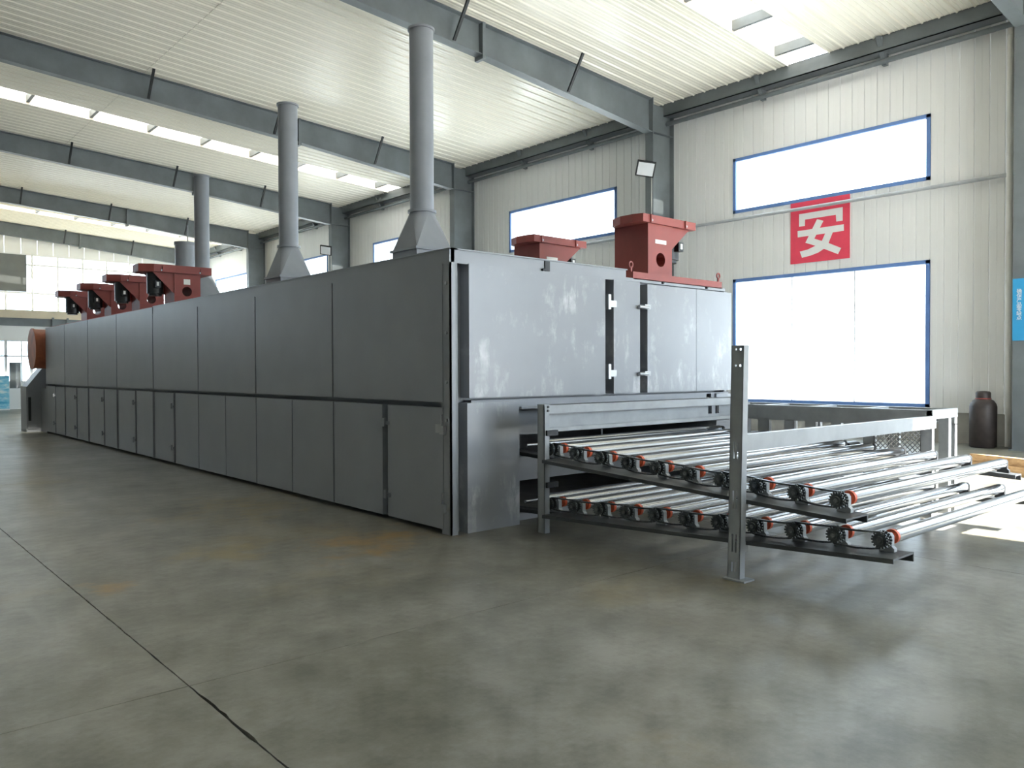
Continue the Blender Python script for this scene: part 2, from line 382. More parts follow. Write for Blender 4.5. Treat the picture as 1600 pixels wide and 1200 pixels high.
# eave: box strut, bracing tube and brackets along the top of the right wall
tr1 = MB().box(17.16, 17.19, Y0, Y1, 8.26, 8.585).box(17.16, WX, Y0, Y1, 8.26, 8.28).box(17.16, WX+.3, Y0, Y1, 8.57, 8.59)
tr1 = struct('trim_1', tr1, 'steel_grey', 'dark steel eave strut along the top of the window wall')
for k in range(0, 5):
    for t in (.33, .67):
        y = 4.9+BAY*(k+t)
        part('bracket', MB().prism([(17.05, 8.55), (17.46, 8.55), (17.46, 8.02), (17.36, 8.02)], 'y', y-.05, y+.05), 'steel_grey', tr1)
struct('trim_2', MB().cyl((17.3, Y0, 8.08), (17.3, Y1, 8.08), .055, n=10), 'steel_grey', 'dark bracing tube below the eave strut')

# ------------------------------------------------------------------ columns and rafters
ordn = ['', 'first', 'second', 'third', 'fourth', 'fifth']
for k, y in enumerate(COLY):
    if k == 0: continue
    lab = 'grey steel column on the window wall, ' + ('beside the white downpipe' if k == 1 else ordn[k-1]+' beyond the downpipe column')
    if k > 5: lab = 'grey steel column at the end wall corner'
    t = thing('steel_column', (17.0, y, 0), lab, 'column')
    part('web', MB().prism([(16.6, 0), (17.44, 0), (17.44, 8.5), (16.6, 8.5)], 'y', y-.006, y+.006), 'steel_grey', t)
    part('flange', MB().box(16.58, 16.6, y-.13, y+.13, 0, 7.7), 'steel_grey', t)
    part('flange', MB().box(17.43, 17.45, y-.13, y+.13, 0, 8.55), 'steel_grey', t)
    part('end_plate', MB().box(16.572, 16.60, y-.13, y+.13, 7.55, 8.62), 'steel_grey', t)
    part('stiffener', MB().box(16.6, 17.43, y-.13, y+.13, 7.74, 7.76), 'steel_grey', t)
    part('base_plate', MB().box(16.57, 17.48, y-.18, y+.18, 0, .025), 'steel_grey', t)
    r = thing('roof_rafter', (16.5, y, 7.7), ('tapered grey steel roof rafter landing on the column ' + ('beside the white downpipe' if k == 1 else ordn[k-1]+' beyond the downpipe') if k <= 5 else 'tapered grey steel roof rafter against the end wall'), 'rafter')
    bot = [(16.56, 7.72), (10.9, 8.27), (0, 9.08)]
    top = lambda x: ceil(x)-.028
    for a, b, nm in ((0, 1, 'web'), (1, 2, 'web')):
        (xa, za), (xb, zb) = bot[a], bot[b]
        part('web', MB().prism([(xa, za), (xb, zb), (xb, top(xb)), (xa, top(xa))], 'y', y-.006, y+.006), 'steel_grey', r)
        part('bottom_flange', MB().hexa([(xa, y-.12, za), (xb, y-.12, zb), (xb, y+.12, zb), (xa, y+.12, za), (xa, y-.12, za+.018), (xb, y-.12, zb+.018), (xb, y+.12, zb+.018), (xa, y+.12, za+.018)]), 'steel_grey', r)
        part('top_flange', MB().hexa([(xa, y-.12, top(xa)-.018), (xb, y-.12, top(xb)-.018), (xb, y+.12, top(xb)-.018), (xa, y+.12, top(xa)-.018), (xa, y-.12, top(xa)), (xb, y-.12, top(xb)), (xb, y+.12, top(xb)), (xa, y+.12, top(xa))]), 'steel_grey', r)
    part('splice_plate', MB().box(10.86, 10.94, y-.14, y+.14, 8.18, top(10.9)), 'steel_grey', r)
    (xa, za) = bot[2]
    part('rafter_tail', MB().prism([(0, 9.08), (LX, 7.7), (LX, top(LX)), (0, top(0))], 'y', y-.006, y+.006).hexa([(0, y-.12, 9.08), (LX, y-.12, 7.7), (LX, y+.12, 7.7), (0, y+.12, 9.08), (0, y-.12, 9.1), (LX, y-.12, 7.72), (LX, y+.12, 7.72), (0, y+.12, 9.1)]), 'steel_grey', r)
    for x in (13.45, 10.1, 6.65, 3.2):
        zb = 8.27+(10.9-x)*.0743 if x < 10.9 else 8.27-(x-10.9)*.0972
        part('fly_brace', MB().bar((x, y-.13, zb+.03), (x, y-.62, ceil(x)), .06, .05), 'black_steel', r, 'black angle brace')
# left side columns are outside the picture; rafters land on the left wall

# ------------------------------------------------------------------ drying oven
OX0, OX1, OY0, OY1, OT = 4.344, 8.80, 5.82, 22.62, 2.61
ov = thing('drying_oven', (6.57, OY0, 0), 'very long grey sheet metal drying oven with panelled sides', 'oven')
part('core', MB().box(OX0+.32, OX1-.32, 8.0, OY1-.30, .10, 2.48), 'oven_grey', ov)
part('roof', MB().box(OX0+.05, OX1-.05, OY0+.08, OY1, 2.50, 2.54), 'oven_grey', ov)
part('skid', MB().box(OX0+.16, OX0+.26, 6.35, OY1, 0, .10).box(OX1-.26, OX1-.16, 6.35, OY1, 0, .10), 'oven_grey', ov)
mods = [5.93, 8.01, 10.07, 12.15, 14.26, 16.42, 18.55, 20.62, OY1]
for a, b in zip(mods, mods[1:]):
    g = .016
    part('side_panel', MB().box(OX0, OX0+.06, a+g, b-g, 1.215, 2.485 if a < 13 else 2.60), 'oven_grey', ov)
part('top_rail', MB().box(OX0+.004, OX0+.06, OY0+.02, 14.24, 2.478, OT).box(OX0-.004, OX0+.09, OY0+.005, 14.24, OT-.004, OT+.008), 'oven_grey', ov)
part('mid_rail', MB().box(OX0+.20, OX0+.26, 6.0, OY1, 1.13, 1.25), 'oven_grey', ov)
def handle(parent, y, z, s=1):                           # latch on a side door
    mb = MB().box(OX0-.025, OX0, y-.05, y+.16*s, z-.015, z+.015) if s > 0 else MB().box(OX0-.025, OX0, y-.05, y+.05, z-.02, z+.02)
    mb.box(OX0-.045, OX0-.02, y-.02, y+.02, z-.035, z+.05)
    part('latch', mb, 'oven_grey', parent)
def hinge(parent, y, z, light):
    mb = MB().box(OX0-.012, OX0, y, y+.09, z-.04, z+.04).box(OX0-.03, OX0+.005, y-.055, y+.005, z-.05, z+.03).box(OX0-.03, OX0-.015, y-.03, y-.015, z+.03, z+.13)
    part('hinge', mb, 'zinc' if light else 'oven_grey', parent, 'bare metal lift-off hinge' if light else None)
lows = [(5.945, 6.885), (6.985, 7.985), (8.01, 9.01), (9.03, 10.05), (10.075, 11.085), (11.105, 12.13), (12.155, 13.16), (13.25, 14.19), (14.30, 15.20), (15.29, 16.34), (16.46, 17.28), (17.36, 18.46), (18.58, 19.48), (19.56, 20.55), (20.66, 21.55), (21.62, OY1-.02)]
for i, (a, b) in enumerate(lows):
    d = part('lower_door' if i in (0, 7, 9, 11, 13, 15) else 'lower_panel', MB().box(OX0, OX0+.06, a, b, .045, 1.165), 'oven_grey', ov)
    if i == 0:
        hinge(d, 5.96, .97, True); hinge(d, 5.96, .25, False)
        handle(d, 6.90, .98); handle(d, 6.88, .26, -1)
    elif i in (7, 9, 11, 13, 15):
        handle(d, a+.02, .95); handle(d, a+.02, .28)
# near left corner post: outer angle, recessed channel with bolts
post = part('corner_post', MB().box(OX0+.005, OX0+.075, OY0+.012, OY0+.03, 0, OT-.12).box(OX0+.005, OX0+.02, OY0+.012, OY0+.15, 0, OT-.12).box(OX0+.075, OX0+.24, OY0+.13, OY0+.15, 0, OT-.12).box(OX0+.07, OX0+.085, OY0+.012, OY0+.15, 0, OT-.12), 'oven_grey', ov)
for z in (.12, .45, .8, 1.15, 1.6, 2.05):
    part('bolt', MB().cyl((OX0+.11, OY0+.13, z), (OX0+.11, OY0+.11, z), .016, n=6), 'zinc', post)
    if z > .5: part('bolt', MB().cyl((OX0+.005, OY0+.065, z+.25), (OX0-.012, OY0+.065, z+.25), .016, n=6), 'zinc', post)
# end wall
ef = OY0+.135
def holed_y(mb, y0, y1, x0, x1, z0, z1, holes):            # upright plate facing -Y with rectangular holes (xa, xb, za, zb)
    zs = sorted({z0, z1, *[h[2] for h in holes], *[h[3] for h in holes]}); xs = sorted({x0, x1, *[h[0] for h in holes], *[h[1] for h in holes]})
    for za, zb in zip(zs, zs[1:]):
        for xa, xb in zip(xs, xs[1:]):
            if not any(h[0] <= (xa+xb)/2 <= h[1] and h[2] <= (za+zb)/2 <= h[3] for h in holes): mb.box(xa, xb, y0, y1, za, zb)
    return mb
part('end_frame', MB().box(4.42, OX1, ef, ef+.03, 1.13, 1.27).box(4.42, OX1, ef, ef+.03, 2.46, 2.53).box(4.42, 4.60, ef, ef+.03, 0, 2.5).box(8.6, OX1, ef, ef+.03, 0, 2.5), 'oven_grey', ov)
def end_panel(x0, x1, z0, z1, nm='end_panel', mat='oven_scuffed'):
    return part(nm, MB().box(x0, x1, OY0, OY0+.13, z0, z1), mat, ov)
end_panel(4.555, 6.41, 1.25, 2.49); d = end_panel(6.545, 6.985, 1.25, 2.485, 'access_door')
end_panel(7.115, 8.03, 1.25, 2.475); end_panel(8.037, OX1-.03, 1.25, 2.475)
for z in (2.22, 1.47):
    part('hinge', MB().box(6.43, 6.47, OY0-.03, OY0+.03, z-.06, z+.1).box(6.47, 6.57, OY0-.02, OY0, z-.035, z+.035), 'zinc', d, 'bright bare metal hinge')
    part('latch', MB().cyl((6.93, OY0-.03, z-.01), (7.09, OY0-.03, z-.01), .022, n=8).box(7.02, 7.12, OY0-.045, OY0, z-.03, z+.02), 'zinc', d, 'bare metal barrel latch')
lp = end_panel(4.53, 5.17, .0, 1.205); end_panel(8.45, OX1-.03, 0, 1.205)
part('top_lip', MB().box(OX0+.02, 6.77, OY0+.02, OY0+.05, 2.485, OT).box(OX0, 6.78, OY0+.005, OY0+.08, OT-.004, OT+.008), 'oven_grey', ov)
part('lip_clip', MB().box(5.53, 5.595, OY0+.006, OY0+.03, 2.50, 2.60), 'black_steel', ov, 'black clip')
lm = holed_y(MB(), OY0+.03, OY0+.04, 4.6, OX1-.05, 1.14, 1.225, [(x, x+.1, 1.155, 1.21) for x in (8.28, 8.45)])
part('lintel', lm.box(4.6, OX1-.05, OY0+.03, OY0+.135, 1.222, 1.228).box(5.2, 8.5, OY0, OY0+.04, 1.128, 1.15), 'oven_grey', ov)
# mouth: plates with two slots for the roller decks
part('mouth_plate', MB().box(5.17, 8.5, 5.98, 6.0, .86, 1.15), 'oven_grey', ov)
part('mouth_plate', MB().box(5.17, 8.5, 5.98, 6.0, .40, .64), 'oven_grey', ov)
part('mouth_plate', MB().box(5.17, 8.5, 5.98, 6.0, .0, .07), 'oven_grey', ov)
part('mouth_cheek', MB().box(5.13, 5.17, OY0+.13, 6.4, 0, 1.15), 'oven_grey', ov); part('mouth_cheek', MB().box(8.45, 8.49, OY0+.13, 6.4, 0, 1.15), 'oven_grey', ov)
# far ends
part('back_panel', MB().box(OX0+.03, OX1-.03, OY1-.03, OY1, .05, 2.55), 'oven_grey', ov)
for a, b in zip(mods, mods[1:]): part('side_panel', MB().box(OX1-.06, OX1, a+.016, b-.016, .06, 2.53), 'oven_grey', ov)
part('side_panel', MB().box(OX1-.06, OX1, OY0+.09, 5.93, .06, 2.5), 'oven_grey', ov)
rb = part('lifting_beam', MB().box(6.96, 8.68, 5.90, 5.98, 2.53, 2.615), 'red_primer', ov, 'red lifting beam')
for x in (6.97, 8.66):
    part('lifting_eye', MB().box(x-.012, x+.012, 5.93, 5.95, 2.6, 2.67), 'red_primer', rb)
    ring = MB()
    for i in range(14):
        a, b = 2*math.pi*i/14, 2*math.pi*(i+1.15)/14
        ring.bar((x+.032*math.cos(a), 5.94, 2.695+.032*math.sin(a)), (x+.032*math.cos(b), 5.94, 2.695+.032*math.sin(b)), .016, .012, up=(0, 1, 0))
    part('lifting_ring', ring, 'red_primer', rb)
for x in (5.5, 7.4, 8.25): part('bolt', MB().cyl((x, OY0+.02, 2.51), (x, OY0-.01, 2.51), .014, n=6), 'black_steel', ov)

# ------------------------------------------------------------------ exhaust stacks
def stack(x, y, top, dia, ring, base, label):
    t = thing('exhaust_stack', (x, y, 2.54), label, 'exhaust pipe', 'exhaust stacks on the oven')
    h = base/2; r = dia/2
    part('base_box', MB().box(x-h, x+h, y-h, y+h, 2.54, 3.19).box(x-h-.03, x+h+.03, y-h-.03, y+h+.03, 3.17, 3.205), 'stack_grey', t)
    mb = MB(); n = 32
    ci = [(x+math.cos(2*math.pi*i/n)*r, y+math.sin(2*math.pi*i/n)*r, ring) for i in range(n)]
    cn = [(x+a_*h, y+b_*h, 3.2) for a_, b_ in ((1, 1), (-1, 1), (-1, -1), (1, -1))]
    for q in range(4):
        mb.add([cn[q-1], cn[q], ci[(q*n//4) % n]], [(0, 1, 2)])
        arc = [ci[(q*n//4+j) % n] for j in range(n//4+1)]
        mb.add([cn[q]]+arc, [(0, j+1, j+2) for j in range(n//4)], True)
    part('hood', mb, 'stack_grey', t)
    p = part('pipe', MB().cyl((x, y, ring), (x, y, top), r, n=28, caps=False).cyl((x, y, ring), (x, y, top-.02), r-.012, n=28), 'stack_grey', t)
    part('flange_ring', MB().cyl((x, y, ring-.012), (x, y, ring+.022), r+.035, n=28), 'stack_grey', p)
    part('flange_ring', MB().cyl((x, y, top-.03), (x, y, top), r+.022, n=28), 'stack_grey', p)
stack(6.5, 9.37, 6.31, .335, 3.74, .60, 'tall grey exhaust stack on the oven, next to the oven end with the rollers')
stack(6.5, 13.58, 6.31, .345, 3.75, .60, 'tall grey exhaust stack in the middle of the oven roof')
stack(6.5, 17.86, 5.83, .315, 3.70, .60, 'grey exhaust stack beside the row of red fan boxes')
t = thing('exhaust_stack', (7.35, 21.4, 2.54), 'short wide grey exhaust stack behind the red fan boxes', 'exhaust pipe', 'exhaust stacks on the oven')
part('pipe', MB().cyl((7.35, 21.4, 2.54), (7.35, 21.4, 4.86), .25, n=28), 'stack_grey', t)
part('flange_ring', MB().cyl((7.35, 21.4, 4.80), (7.35, 21.4, 4.88), .27, n=28), 'stack_grey', t)
part('bracket_rod', MB().cyl((7.35, 21.2, 4.86), (7.35, 21.2, 5.3), .015, n=6), 'stack_grey', t)

# ------------------------------------------------------------------ red circulation fan boxes
def fan(x, y, s, label, group):                            # s=-1: motor overhangs towards -X
    z = 2.54; t = thing('fan_box', (x, y, z), label, 'fan', group)
    X = lambda u: x+s*u
    def bx(u0, u1, y0, y1, z0, z1): a, b = sorted((X(u0), X(u1))); return MB().box(a, b, y+y0, y+y1, z+z0, z+z1)
    # body with a real round hole right through along Y
    mb = MB(); n = 24; cu, cz, r = .25, (.47 if s < 0 else .36), .09; W, H = .48, .80
    def ringpts(yy):
        out = []
        for i in range(n):
            a = 2*math.pi*i/n+math.pi/4; c, q = math.cos(a), math.sin(a); k = 1/max(abs(c), abs(q))
            u = cu+c*k*.25; v = cz+q*k*.47
            u = min(max(u, 0), W) if abs(c)*k > .999 else u
            out.append((min(max(u, 0), W), max(v, 0) if q*k < .999 else H))
        return out
    for yy in (0, .55):
        o = ringpts(yy); c = [(cu+math.cos(2*math.pi*i/n+math.pi/4)*r, cz+math.sin(2*math.pi*i/n+math.pi/4)*r) for i in range(n)]
        mb.add([(X(u), y+yy, z+v) for u, v in o]+[(X(u), y+yy, z+v) for u, v in c], [(i, (i+1) % n, n+(i+1) % n, n+i) for i in range(n)])
    c0 = [(X(cu+math.cos(2*math.pi*i/n)*r), y, z+cz+math.sin(2*math.pi*i/n)*r) for i in range(n)]
    mb.add(c0+[(a, y+.55, b) for a, _, b in c0], [(i, (i+1) % n, n+(i+1) % n, n+i) for i in range(n)])
    mb.add([(X(0), y, z), (X(0), y+.55, z), (X(0), y+.55, z+H), (X(0), y, z+H)], [(0, 1, 2, 3)])
    mb.add([(X(W), y, z), (X(W), y+.55, z), (X(W), y+.55, z+H), (X(W), y, z+H)], [(0, 1, 2, 3)])
    body = part('housing', mb, 'red_primer', t)
    part('label_plate', bx(.14, .36, -.004, 0, .56, .61) if s > 0 else bx(.19, .31, -.004, 0, .60, .70), 'sign_white', body, 'white sticker')
    # cap plate with chamfered overhang
    poly = [(X(-.2), y-.04), (X(.85), y-.04), (X(1.08), y+.10), (X(1.08), y+.45), (X(.85), y+.6), (X(-.2), y+.6)] if s < 0 else \
           [(X(-.14), y-.04), (X(.93), y-.04), (X(.93), y+.6), (X(.1), y+.6), (X(-.10), y+.5), (X(-.18), y+.3), (X(-.18), y+.1)]
    cap = part('cap_plate', MB().prism(poly, 'z', z+.80, z+(.94 if s < 0 else .90)), 'red_primer', t)
    for u in (.02, .72): part('bolt', MB().cyl((X(u), y-.04, z+.83), (X(u), y-.055, z+.83), .015, n=8), 'zinc', cap)
    for u in (.0, .70): part('rib', bx(u-.008, u+.008, -.06, -.04, .80, .90), 'red_primer', cap)
    # triangular gusset and hanging motor
    part('gusset', MB().prism([(X(.48), z+.8), (X(.86), z+.8), (X(.48), z+.42 if s < 0 else z+.5)], 'y', y+.02, y+.03), 'red_primer', t)
    part('gusset', MB().prism([(X(.48), z+.8), (X(.86), z+.8), (X(.48), z+.42 if s < 0 else z+.5)], 'y', y+.52, y+.53), 'red_primer', t)
    m = part('motor', MB().cyl((X(.74), y+.27, z+.8), (X(.74), y+.27, z+.42), .145, n=20).cyl((X(.74), y+.27, z+.42), (X(.74), y+.27, z+.38), .115, n=20), 'motor_black', t, 'black electric motor')
    part('terminal_box', bx(.70, .80, .06, .15, .52, .64), 'motor_black', m)
    part('name_plate', bx(.735, .775, .055, .062, .55, .62), 'sign_white', m)
    part('base_rail', bx(-.15, .75, -.04, .02, -.004, .05), 'red_primer', t)
    part('base_rail', bx(-.15, .75, .52, .58, -.004, .05), 'red_primer', t)
    return t
for i, y in enumerate((15.35, 17.45, 19.55, 21.68)):
    fan(5.55, y, -1, ['first red fan box in the long row, beside the third tall stack', 'second red fan box in the row, counted from the tall stacks', 'third red fan box in the row, counted from the tall stacks', 'last red fan box in the row, beside the round orange blower'][i], 'red fan boxes along the oven side')
fan(7.86, 6.42, 1, 'red fan box with a black hole above the end panels', 'red fan boxes over the oven end')
fan(7.86, 8.40, 1, 'red fan box half hidden behind the oven top lip', 'red fan boxes over the oven end')
single('fan_rail', MB().box(4.46, 4.6, 14.6, 22.55, 2.53, 2.64), 'red_primer', (4.53, 14.6, 2.53), 'long red rail on the oven roof under the fan boxes', 'rail')

# ------------------------------------------------------------------ blower and cabinet beyond the oven
t = thing('end_blower', (4.4, 23.3, 0), 'round orange blower over a grey cabinet beyond the oven', 'blower')
part('cabinet', MB().box(4.03, 5.2, 23.25, 24.0, .0, 1.15), 'oven_grey', t)
part('cabinet_door', MB().box(4.05, 4.25, 23.22, 23.26, .08, 1.12), 'oven_grey', t)
part('latch', MB().box(4.06, 4.12, 23.19, 23.22, .28, .88), 'black_steel', t)
part('hood', MB().hexa([(4.05, 23.27, 1.15), (5.2, 23.27, 1.15), (5.2, 23.98, 1.15), (4.05, 23.98, 1.15), (4.5, 23.3, 1.75), (5.0, 23.3, 1.75), (5.0, 23.9, 1.75), (4.5, 23.9, 1.75)]), 'oven_grey', t)
part('drum', MB().cyl((4.20, 23.3, 2.10), (4.9, 23.3, 2.10), .50, n=36), 'rust_orange', t, 'rust orange drum')
part('drum_rim', MB().cyl((4.165, 23.3, 2.10), (4.205, 23.3, 2.10), .52, n=36), 'rust_orange', t)
part('inlet_duct', MB().box(4.36, 5.2, 22.62, 23.3, .0, 1.1), 'oven_grey', t)

# ------------------------------------------------------------------ roller decks
zu = lambda y: .772-(5.355-y)*.0525
zl = lambda y: .262+(5.374-y)*.0468
RR, RX0, RX1 = .046, 5.335, 8.27
def roller_meshes():
    o = (5.3, 0, 0)
    d = {}
    d['roller'] = (MB().cyl((RX0, 0, 0), (RX1, 0, 0), RR, n=28).cyl((5.12, 0, 0), (RX0, 0, 0), .015, n=10).cyl((RX1, 0, 0), (8.36, 0, 0), .015, n=10), 'chrome')
    d['end_disc'] = (MB().cyl((RX0-.03, 0, 0), (RX0-.002, 0, 0), RR+.002, n=28).cyl((RX0-.036, 0, 0), (RX0-.03, 0, 0), .03, n=16), 'orange_red')
    sp = MB()
    for x in (5.135, 5.185):
        sp.cyl((x, 0, 0), (x+.014, 0, 0), .046, n=18)
        for i in range(16):
            a = 2*math.pi*i/16; c, s = math.cos(a), math.sin(a)
            sp.bar((x+.006, .044*c, .044*s), (x+.006, .057*c, .057*s), .013, .010, up=(1, 0, 0))
    sp.cyl((5.12, 0, 0), (5.21, 0, 0), .028, n=12)
    d['sprocket'] = (sp, 'chain_steel')
    d['bearing_block'] = (MB().prism([(-.05, -.09), (.05, -.09), (.05, -.065), (.033, -.05), (.033, .015), (.018, .034), (-.018, .034), (-.033, .015), (-.033, -.05), (-.05, -.065)], 'x', 5.235, 5.275), 'conveyor_grey')
    d['bearing_block.R'] = (MB().prism([(-.05, -.09), (.05, -.09), (.05, -.065), (.033, -.05), (.033, .015), (.018, .034), (-.018, .034), (-.033, .015), (-.033, -.05), (-.05, -.065)], 'x', 8.31, 8.345), 'black_steel')
    return {k: mb.mesh(k.split('.')[0], mt, o) for k, (mb, mt) in d.items()}
RM = roller_meshes()
def deck(label, zf, y_in, n, y_end, inner):
    t = thing('roller_conveyor', (5.3, y_end, 0), label, 'conveyor')
    z0, z1 = zf(y_end)-.088, zf(6.3)-.088
    for nm, xa, xb in (('rail', 5.02, 5.325), ('rail', 8.24, 8.40)):
        mb = MB()
        def slab(xa, xb, da, db, ya=y_end, yb=6.3):
            za, zb = zf(ya)-.088, zf(yb)-.088
            return mb.hexa([(xa, ya, za-da), (xb, ya, za-da), (xb, yb, zb-da), (xa, yb, zb-da), (xa, ya, za-db), (xb, ya, za-db), (xb, yb, zb-db), (xa, yb, zb-db)])
        if xa < 6:
            slab(xa, xb, .012, 0, y_end, 5.342); slab(xa, xa+.01, .03, .012, y_end, 5.342); slab(5.2, xb, .012, 0, 5.342, 6.3); slab(xb-.012, xb, .06, .012)
        else:
            slab(xa, xb, .012, 0); slab(xa, xa+.01, .03, .012); slab(xb-.012, xb, .06, .012)
        part(nm, mb, 'deck_dark', t)
    ys = [y_in-.3068*i for i in range(-inner, n)]
    for i, y in enumerate(ys):
        r = link('roller', RM['roller'], t, (0, y-y_end, zf(y)))
        for k in ('end_disc', 'sprocket', 'bearing_block', 'bearing_block.R') if y < 5.5 else ('bearing_block.R',):
            link(k.split('.')[0], RM[k], r)
        if i > inner:
            x = 5.141 if i % 2 else 5.191; yb = ys[i-1]
            for dz, sag in ((.052, .004), (-.052, .012)):
                m_ = 14; c = MB()
                P = [(x, y+(yb-y)*j/m_, zf(y)+(zf(yb)-zf(y))*j/m_+dz-sag*4*(j/m_)*(1-j/m_)) for j in range(m_+1)]
                for j, (p, q) in enumerate(zip(P, P[1:])): c.bar(p, q, .016 if j % 2 else .022, .012)
                part('drive_chain', c, 'chain_steel', t)
    return t
deck('upper roller conveyor deck of chrome rollers sloping down from the oven mouth', zu, 5.355, 10, 2.47, 1)
deck('lower roller conveyor deck of chrome rollers close to the floor', zl, 5.374, 11, 2.17, 1)

# ------------------------------------------------------------------ conveyor frame: posts and cross beams
fr = thing('conveyor_frame', (6.6, 4.3, 0), 'grey steel frame of posts and cross beams carrying the roller decks', 'frame')
def holed(x0, x1, y0, y1, z0, z1, holes):                  # plate facing -X with rectangular holes
    mb = MB(); zs = sorted({z0, z1, *[h[2] for h in holes], *[h[3] for h in holes]}); yy = sorted({y0, y1, *[h[0] for h in holes], *[h[1] for h in holes]})
    for za, zb in zip(zs, zs[1:]):
        run = None
        for ya, yb in zip(yy, yy[1:]):
            hole = any(h[0] <= (ya+yb)/2 <= h[1] and h[2] <= (za+zb)/2 <= h[3] for h in holes)
            if hole:
                if run: mb.box(x0, x1, *run, za, zb); run = None
            else: run = (run[0] if run else ya, yb)
        if run: mb.box(x0, x1, *run, za, zb)
    return mb
PY0, PY1 = 3.185, 3.285
holes = [(y, y+.012, a, b) for a, b in ((.87, .99), (.51, .64), (.20, .33), (.06, .13)) for y in (3.215, 3.243)] + [(y, y+.014, z, z+.014) for z in (1.64, 1.525) for y in (3.205, 3.24)]
mb = holed(4.93, 4.936, PY0, PY1, .01, 1.675, holes)
mb.box(4.93, 4.995, PY0, PY0+.006, .01, 1.675).box(4.93, 4.995, PY1-.006, PY1, .01, 1.675)
mb.v = [(a_, b_-.02*c_+.018, c_) for a_, b_, c_ in mb.v]                  # the post leans a little
p = part('front_post', mb, 'conveyor_grey', fr)
part('foot_plate', MB().box(4.90, 5.03, PY0-.04, PY1+.04, 0, .012), 'conveyor_grey', p)
for y in (5.38, ):
    mb = MB().box(5.05, 5.056, y-.04, y+.05, 0, 1.185).box(5.05, 5.115, y-.04, y-.034, 0, 1.185).box(5.05, 5.115, y+.044, y+.05, 0, 1.185).box(5.048, 5.117, y-.042, y+.052, 1.18, 1.19)
    p = part('rear_post', mb, 'conveyor_grey', fr)
    for z in (1.165, 1.13): part('bolt', MB().cyl((5.095, y-.034, z), (5.095, y-.05, z), .012, n=8), 'black_steel', p)
    for z in (.95, .47): part('bracket', MB().box(5.07, 5.21, y-.06, y+.04, z-.05, z+.0), 'black_steel', p)
    part('rear_post', MB().box(8.40, 8.46, y-.04, y+.05, 0, .922), 'conveyor_grey', fr)
# front beam on the -Y side
part('front_beam', MB().box(4.985, 8.424, 3.225, 3.285, .915, 1.035), 'conveyor_grey', fr, 'long cross beam')
part('deck_bracket', MB().box(4.97, 5.05, 3.21, 3.27, zu(3.24)-.17, zu(3.24)-.09).box(4.97, 5.05, 3.21, 3.27, zl(3.24)-.17, zl(3.24)-.09), 'conveyor_grey', fr)
part('deck_bracket', MB().box(8.38, 8.45, 3.21, 3.27, zu(3.24)-.17, zu(3.24)-.09).box(8.38, 8.45, 3.21, 3.27, zl(3.24)-.17, zl(3.24)-.09), 'conveyor_grey', fr)
# rear beam: lipped channel open towards the camera side
y = 5.36
rbm = holed_y(MB(), y+.07, y+.076, 5.105, 8.424, .93, 1.185, [(x, x+.07, 1.0, 1.09) for x in (7.72, 7.86)])
rbm.box(5.105, 8.424, y, y+.076, 1.18, 1.186).box(5.105, 8.424, y, y+.076, .925, .931).box(5.105, 8.424, y, y+.006, 1.10, 1.186).box(5.105, 8.424, y, y+.006, .925, .968)
part('rear_beam', rbm, 'conveyor_grey', fr, 'lipped channel beam')
# near right end of the front beam lands on the drive stand

# ------------------------------------------------------------------ drive stand beside the decks
SX0, SX1, SY0, SY1, ST = 8.42, 9.07, 3.265, 5.78, 1.09
st = thing('drive_stand', (SX0, SY0, 0), 'dark steel stand with open cells and a mesh guard beside the roller decks', 'stand')
part('top_beam', MB().box(SX0, SX0+.06, SY0, SY1, ST-.17, ST), 'conveyor_grey', st)
part('top_beam', MB().box(SX1-.06, SX1, SY0, SY1, ST-.17, ST), 'conveyor_grey', st)
part('end_beam', MB().box(SX0, SX1, SY0-.006, SY0+.05, ST-.09, ST+.002), 'conveyor_grey', st)
for y in (3.95, 4.55, 5.15, 5.7): part('cross_beam', MB().box(SX0+.06, SX1-.06, y, y+.08, ST-.08, ST-.002), 'conveyor_grey', st)
for a, b in ((3.42, 3.9), (4.1, 4.5), (4.7, 5.1)): part('top_plate', MB().box(SX0+.06, SX1-.06, a, b, ST-.15, ST-.14), 'conveyor_grey', st)
for ya, yb in ((SY0, SY0+.11), (3.84, 3.96), (4.50, 4.62), (4.76, 4.88), (5.08, 5.22)):
    for xa in (SX0, SX1-.06):
        part('leg', MB().box(xa, xa+.006, ya, yb, 0, ST-.16).box(xa, xa+.06, ya, ya+.006, 0, ST-.16).box(xa, xa+.06, yb-.006, yb, 0, ST-.16), 'conveyor_grey', st)
part('leg', MB().box(8.85, 8.91, SY0, SY0+.10, 0, ST-.09), 'conveyor_grey', st)
part('thin_post', MB().box(SX1-.05, SX1-.02, 4.17, 4.21, 0, ST-.16), 'conveyor_grey', st)
mg = MB()
y0, y1, z0, z1 = SY0+.1, 3.86, .45, .96
k = .05; n = int((y1-y0+z1-z0)/k)
for i in range(1, n):
    for sgn in (1, -1):
        s0 = i*k
        ya, za = (y0+s0, z0) if s0 < y1-y0 else (y1, z0+s0-(y1-y0))
        yb, zb = (y0, z0+s0) if s0 < z1-z0 else (y0+s0-(z1-z0), z1)
        if sgn < 0: ya, yb = y0+y1-ya, y0+y1-yb
        mg.bar((SX0+.03, ya, za), (SX0+.03, yb, zb), .008, .011, up=(1, 0, 0))
part('mesh_guard', mg, 'zinc', st, 'expanded metal mesh guard', kind='stuff')
part('guard_rim', MB().box(SX0+.02, SX0+.04, y0-.01, y1+.01, z0-.02, z0).box(SX0+.02, SX0+.04, y0-.01, y1+.01, z1-.05, z1+.0), 'conveyor_grey', st)
part('drive_motor', MB().cyl((8.62, 4.98, .62), (8.95, 4.98, .62), .10, n=18).box(8.6, 8.98, 4.9, 5.06, .46, .53), 'motor_black', st)
